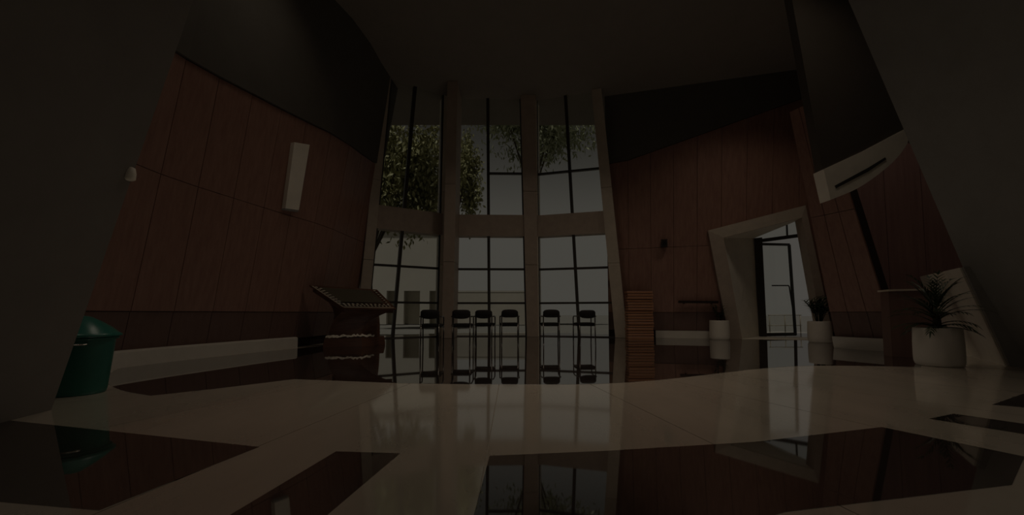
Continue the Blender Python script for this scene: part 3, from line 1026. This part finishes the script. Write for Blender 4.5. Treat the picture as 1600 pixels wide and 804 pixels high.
# big planter: arching palm
pC = empty('potted_palm', (0, 0, 0), label='largest white planter in front with a dark arching palm, before the pale stone jamb', category='potted plant')
yc = on_floor(1463, 571).y + .02
pC.location = ((1461 - 800) / 600 * yc, yc, 0)
pot_mesh(pC)
random.seed(31)
for k in range(40):
    a = 2 * math.pi * k / 40 + random.uniform(-.25, .25)
    lev = k % 4                                    # four tiers, the upper ones steeper
    el = (.35, .8, 1.4, 2.6)[lev] + random.uniform(-.1, .2)
    L = random.uniform(.46, .66)
    mb = MB()
    z0 = .50 + (.02, .12, .22, .32)[lev] + random.uniform(-.03, .05)
    p = Vector((math.cos(a) * .03, math.sin(a) * .03, z0))
    d = Vector((math.cos(a), math.sin(a), el)).normalized()
    pts = [p.copy()]
    n = 7
    dirs = []
    for q in range(n):
        p = p + d * (L * .7 / n)
        d = (d + Vector((0, 0, -.13))).normalized()
        pts.append(p.copy())
        dirs.append(d.copy())
    mb.tube(pts, .005, 5, radii=[.007 - .0055 * q / n for q in range(n + 1)])
    for q in range(1, n + 1):
        for sgn in (-1, 1):
            side = dirs[q - 1].cross(Vector((0, 0, 1))).normalized() * sgn
            blade(mb, pts[q], dirs[q - 1] * 1.2 + side * .6 + Vector((0, 0, .12)), random.uniform(.12, .19) * (1.1 - .4 * q / n), .0095, .5, 3)
    blade(mb, pts[-1], dirs[-1], .14, .010, .5, 3)
    local(mb, 'frond', M['leaf'], pC)
local(MB().tube([(0, 0, .48), (.01, .0, .62), (-.01, .01, .78)], .035, 8, radii=[.05, .04, .02]), 'trunk', M['stem'], pC)

# ------------------------------------------------------------------ green bin
bn = empty('waste_bin', (-3.90, 3.50, 0), label='green plastic waste bin with a sloping lid beside the left plaster pier', category='bin')
local(MB().lathe([(.170, 0), (.178, .01), (.184, .04), (.222, .50), (.226, .515), (.21, .515), (.205, .49), (.001, .46)], seg=40), 'body', M['bin'], bn)
local(MB().lathe([(.232, .505), (.262, .515), (.262, .528), (.238, .545), (.20, .585), (.13, .64), (.06, .685), (.03, .695), (.001, .697)], seg=40), 'lid', M['bin_lid'], bn)
pol = lambda a, r, z: (r * math.cos(math.radians(a)), r * math.sin(math.radians(a)), z)
local(MB().tube([pol(-62, .215, .455), pol(-61, .245, .452)] + arc(pol(-59, .262, .45), pol(-48, .275, .448), pol(-36, .262, .45)) + [pol(-34, .245, .452), pol(-33, .215, .455)], .007), 'handle', M['steel'], bn)
local(MB().lathe([(.236, .485), (.240, .49), (.240, .503), (.236, .506)], seg=40), 'rim_band', M['bin'], bn)

# ------------------------------------------------------------------ outside
MB().box(-70, 13.2, -.4, 80, 140, -.05).build('ground', M['paving'], kind='structure')
MB().box(-14, 11.0, -.3, 16, 13.25, -.02).build('terrace', M['paving'], kind='structure')

bld = empty('pavilion', (-6, 25, 0), label='pale low building with shaded doorways seen through the left window bay', category='building')
YB = 25.0
def bx(px, Y): return (px - 800) / 600 * Y
zo = at_depth(640, 454, YB).z
ops = [(bx(560, YB), bx(586, YB)), (bx(604, YB), bx(618, YB)), (bx(631, YB), bx(656, YB)), (bx(671, YB), bx(690, YB))]
xs = [bx(380, YB)] + [q for o in ops for q in o] + [bx(706, YB)]
wt = 6.1
for i in range(0, len(xs), 2):
    MB().box(xs[i], YB, 0, xs[i + 1], YB + .35, zo).build('wall_pier', M['facade'], bld)
MB().box(xs[0], YB, zo, xs[-1], YB + .35, wt).build('upper_wall', M['facade'], bld)
MB().box(xs[0] - .1, YB - .1, wt, xs[-1] + .1, YB + 1.4, wt + .15).build('roof', M['facade'], bld)
MB().box(xs[0], YB + .55, 0, xs[-1], YB + .7, zo + .2).build('inner_wall', M['opening'], bld)

gw = empty('garden_wall', (-1, 24, 0), label='low beige garden wall seen through the middle window bay', category='wall')
zg = at_depth(765, 456, 24).z
MB().box(bx(706, 24), 24, 0, bx(826, 24), 24.3, zg).build('wall_body', M['facade_dark'], gw)
MB().box(bx(706, 24) - .05, 23.985, zg, bx(826, 24) + .05, 24.38, zg + .1).build('coping', M['facade'], gw)

# trees
def tree(name, label, x, y, trunk_h, cz, rx, ry, rz, n, m, size, seed, drop=0.0, slim=1.0, shift=0.0):
    random.seed(seed)
    t = empty(name, (x, y, 0), label=label, category='tree')
    mb = MB().tube([(0, 0, 0), (.05, 0, trunk_h * .5), (-.05, .03, trunk_h), (shift * .8, 0, cz + rz * .3)], .15, 8, radii=[.17, .13, .11, .04])
    local(mb, 'trunk', M['bark'], t)
    mb = MB()
    for k in range(9):
        a = 2 * math.pi * k / 9
        mb.tube([(0, 0, trunk_h * .9), (shift * .6 + math.cos(a) * rx * .35, math.sin(a) * ry * .35, cz - rz * .2), (shift + math.cos(a) * rx * .8, math.sin(a) * ry * .8, cz + random.uniform(-.5, .4) * rz)], .03, 5, radii=[.06, .035, .012])
    local(mb, 'branches', M['bark'], t)
    V, Fc = [], []
    clumps = []
    for k in range(38):
        while True:
            u = Vector((random.uniform(-1, 1), random.uniform(-1, 1), random.uniform(-1, 1)))
            if u.length < 1:
                break
        clumps.append(Vector((shift + u.x * rx, u.y * ry, cz + u.z * rz)))
    for k in range(n):
        c = random.choice(clumps)
        g = Vector((random.gauss(0, .34), random.gauss(0, .34), random.gauss(0, .42)))
        p = c + Vector((g.x * rx * .5, g.y * ry * .5, g.z * rz * .5))
        d = Vector((random.uniform(-1, 1), random.uniform(-1, 1), random.uniform(-1.4, .5) - drop)).normalized()
        sdv = d.cross(Vector((random.uniform(-1, 1), random.uniform(-1, 1), random.uniform(-1, 1)))).normalized()
        L, W = size * random.uniform(.7, 1.4), size * .32 * slim * random.uniform(.7, 1.2)
        o = len(V)
        V += [p, p + d * L * .45 + sdv * W, p + d * L, p + d * L * .45 - sdv * W]
        Fc.append((o, o + 1, o + 2, o + 3))
    mb = MB().add(V, Fc)
    o = local(mb, 'foliage', m, t)
    o['kind'] = 'stuff'
    return t
tree('tree', 'tall yellow-green tree behind the upper panes of the left window bay', bx(576, 18.5), 18.5, 3.6, 7.9, 2.3, 1.6, 2.6, 9000, M['tree_leaf'], .26, 1, .6, .8, 2.0)
tree('tree', 'narrow yellow-green tree behind the upper left pane of the middle bay', bx(698, 28), 28, 5.5, 11.2, 1.05, 1.0, 3.0, 3000, M['tree_leaf'], .30, 2, .6, .8, 1.6)
tree('tree', 'high dark-crowned tree standing behind the right brown column', bx(832, 24), 24, 9.0, 13.4, 4.6, 1.8, 2.3, 9000, M['tree_leaf_dark'], .34, 3, .5, .6)

# railing outside the open door
rg = empty('railing', (bx(1225, 17), 17, 0), label='thin metal railing outside, seen through the open glass door', category='railing')
for yy in (492, 508):
    a, b = at_depth(1200, yy, 15.5), at_depth(1252, yy, 15.5)
    MB().tube([a, b], .018, 6).build('rail', M['bronze'], rg)
for xx in (1202, 1226, 1250):
    a = at_depth(xx, 492, 15.5)
    MB().tube([(a.x, a.y, -.05), (a.x, a.y, a.z)], .018, 6).build('post', M['bronze'], rg)
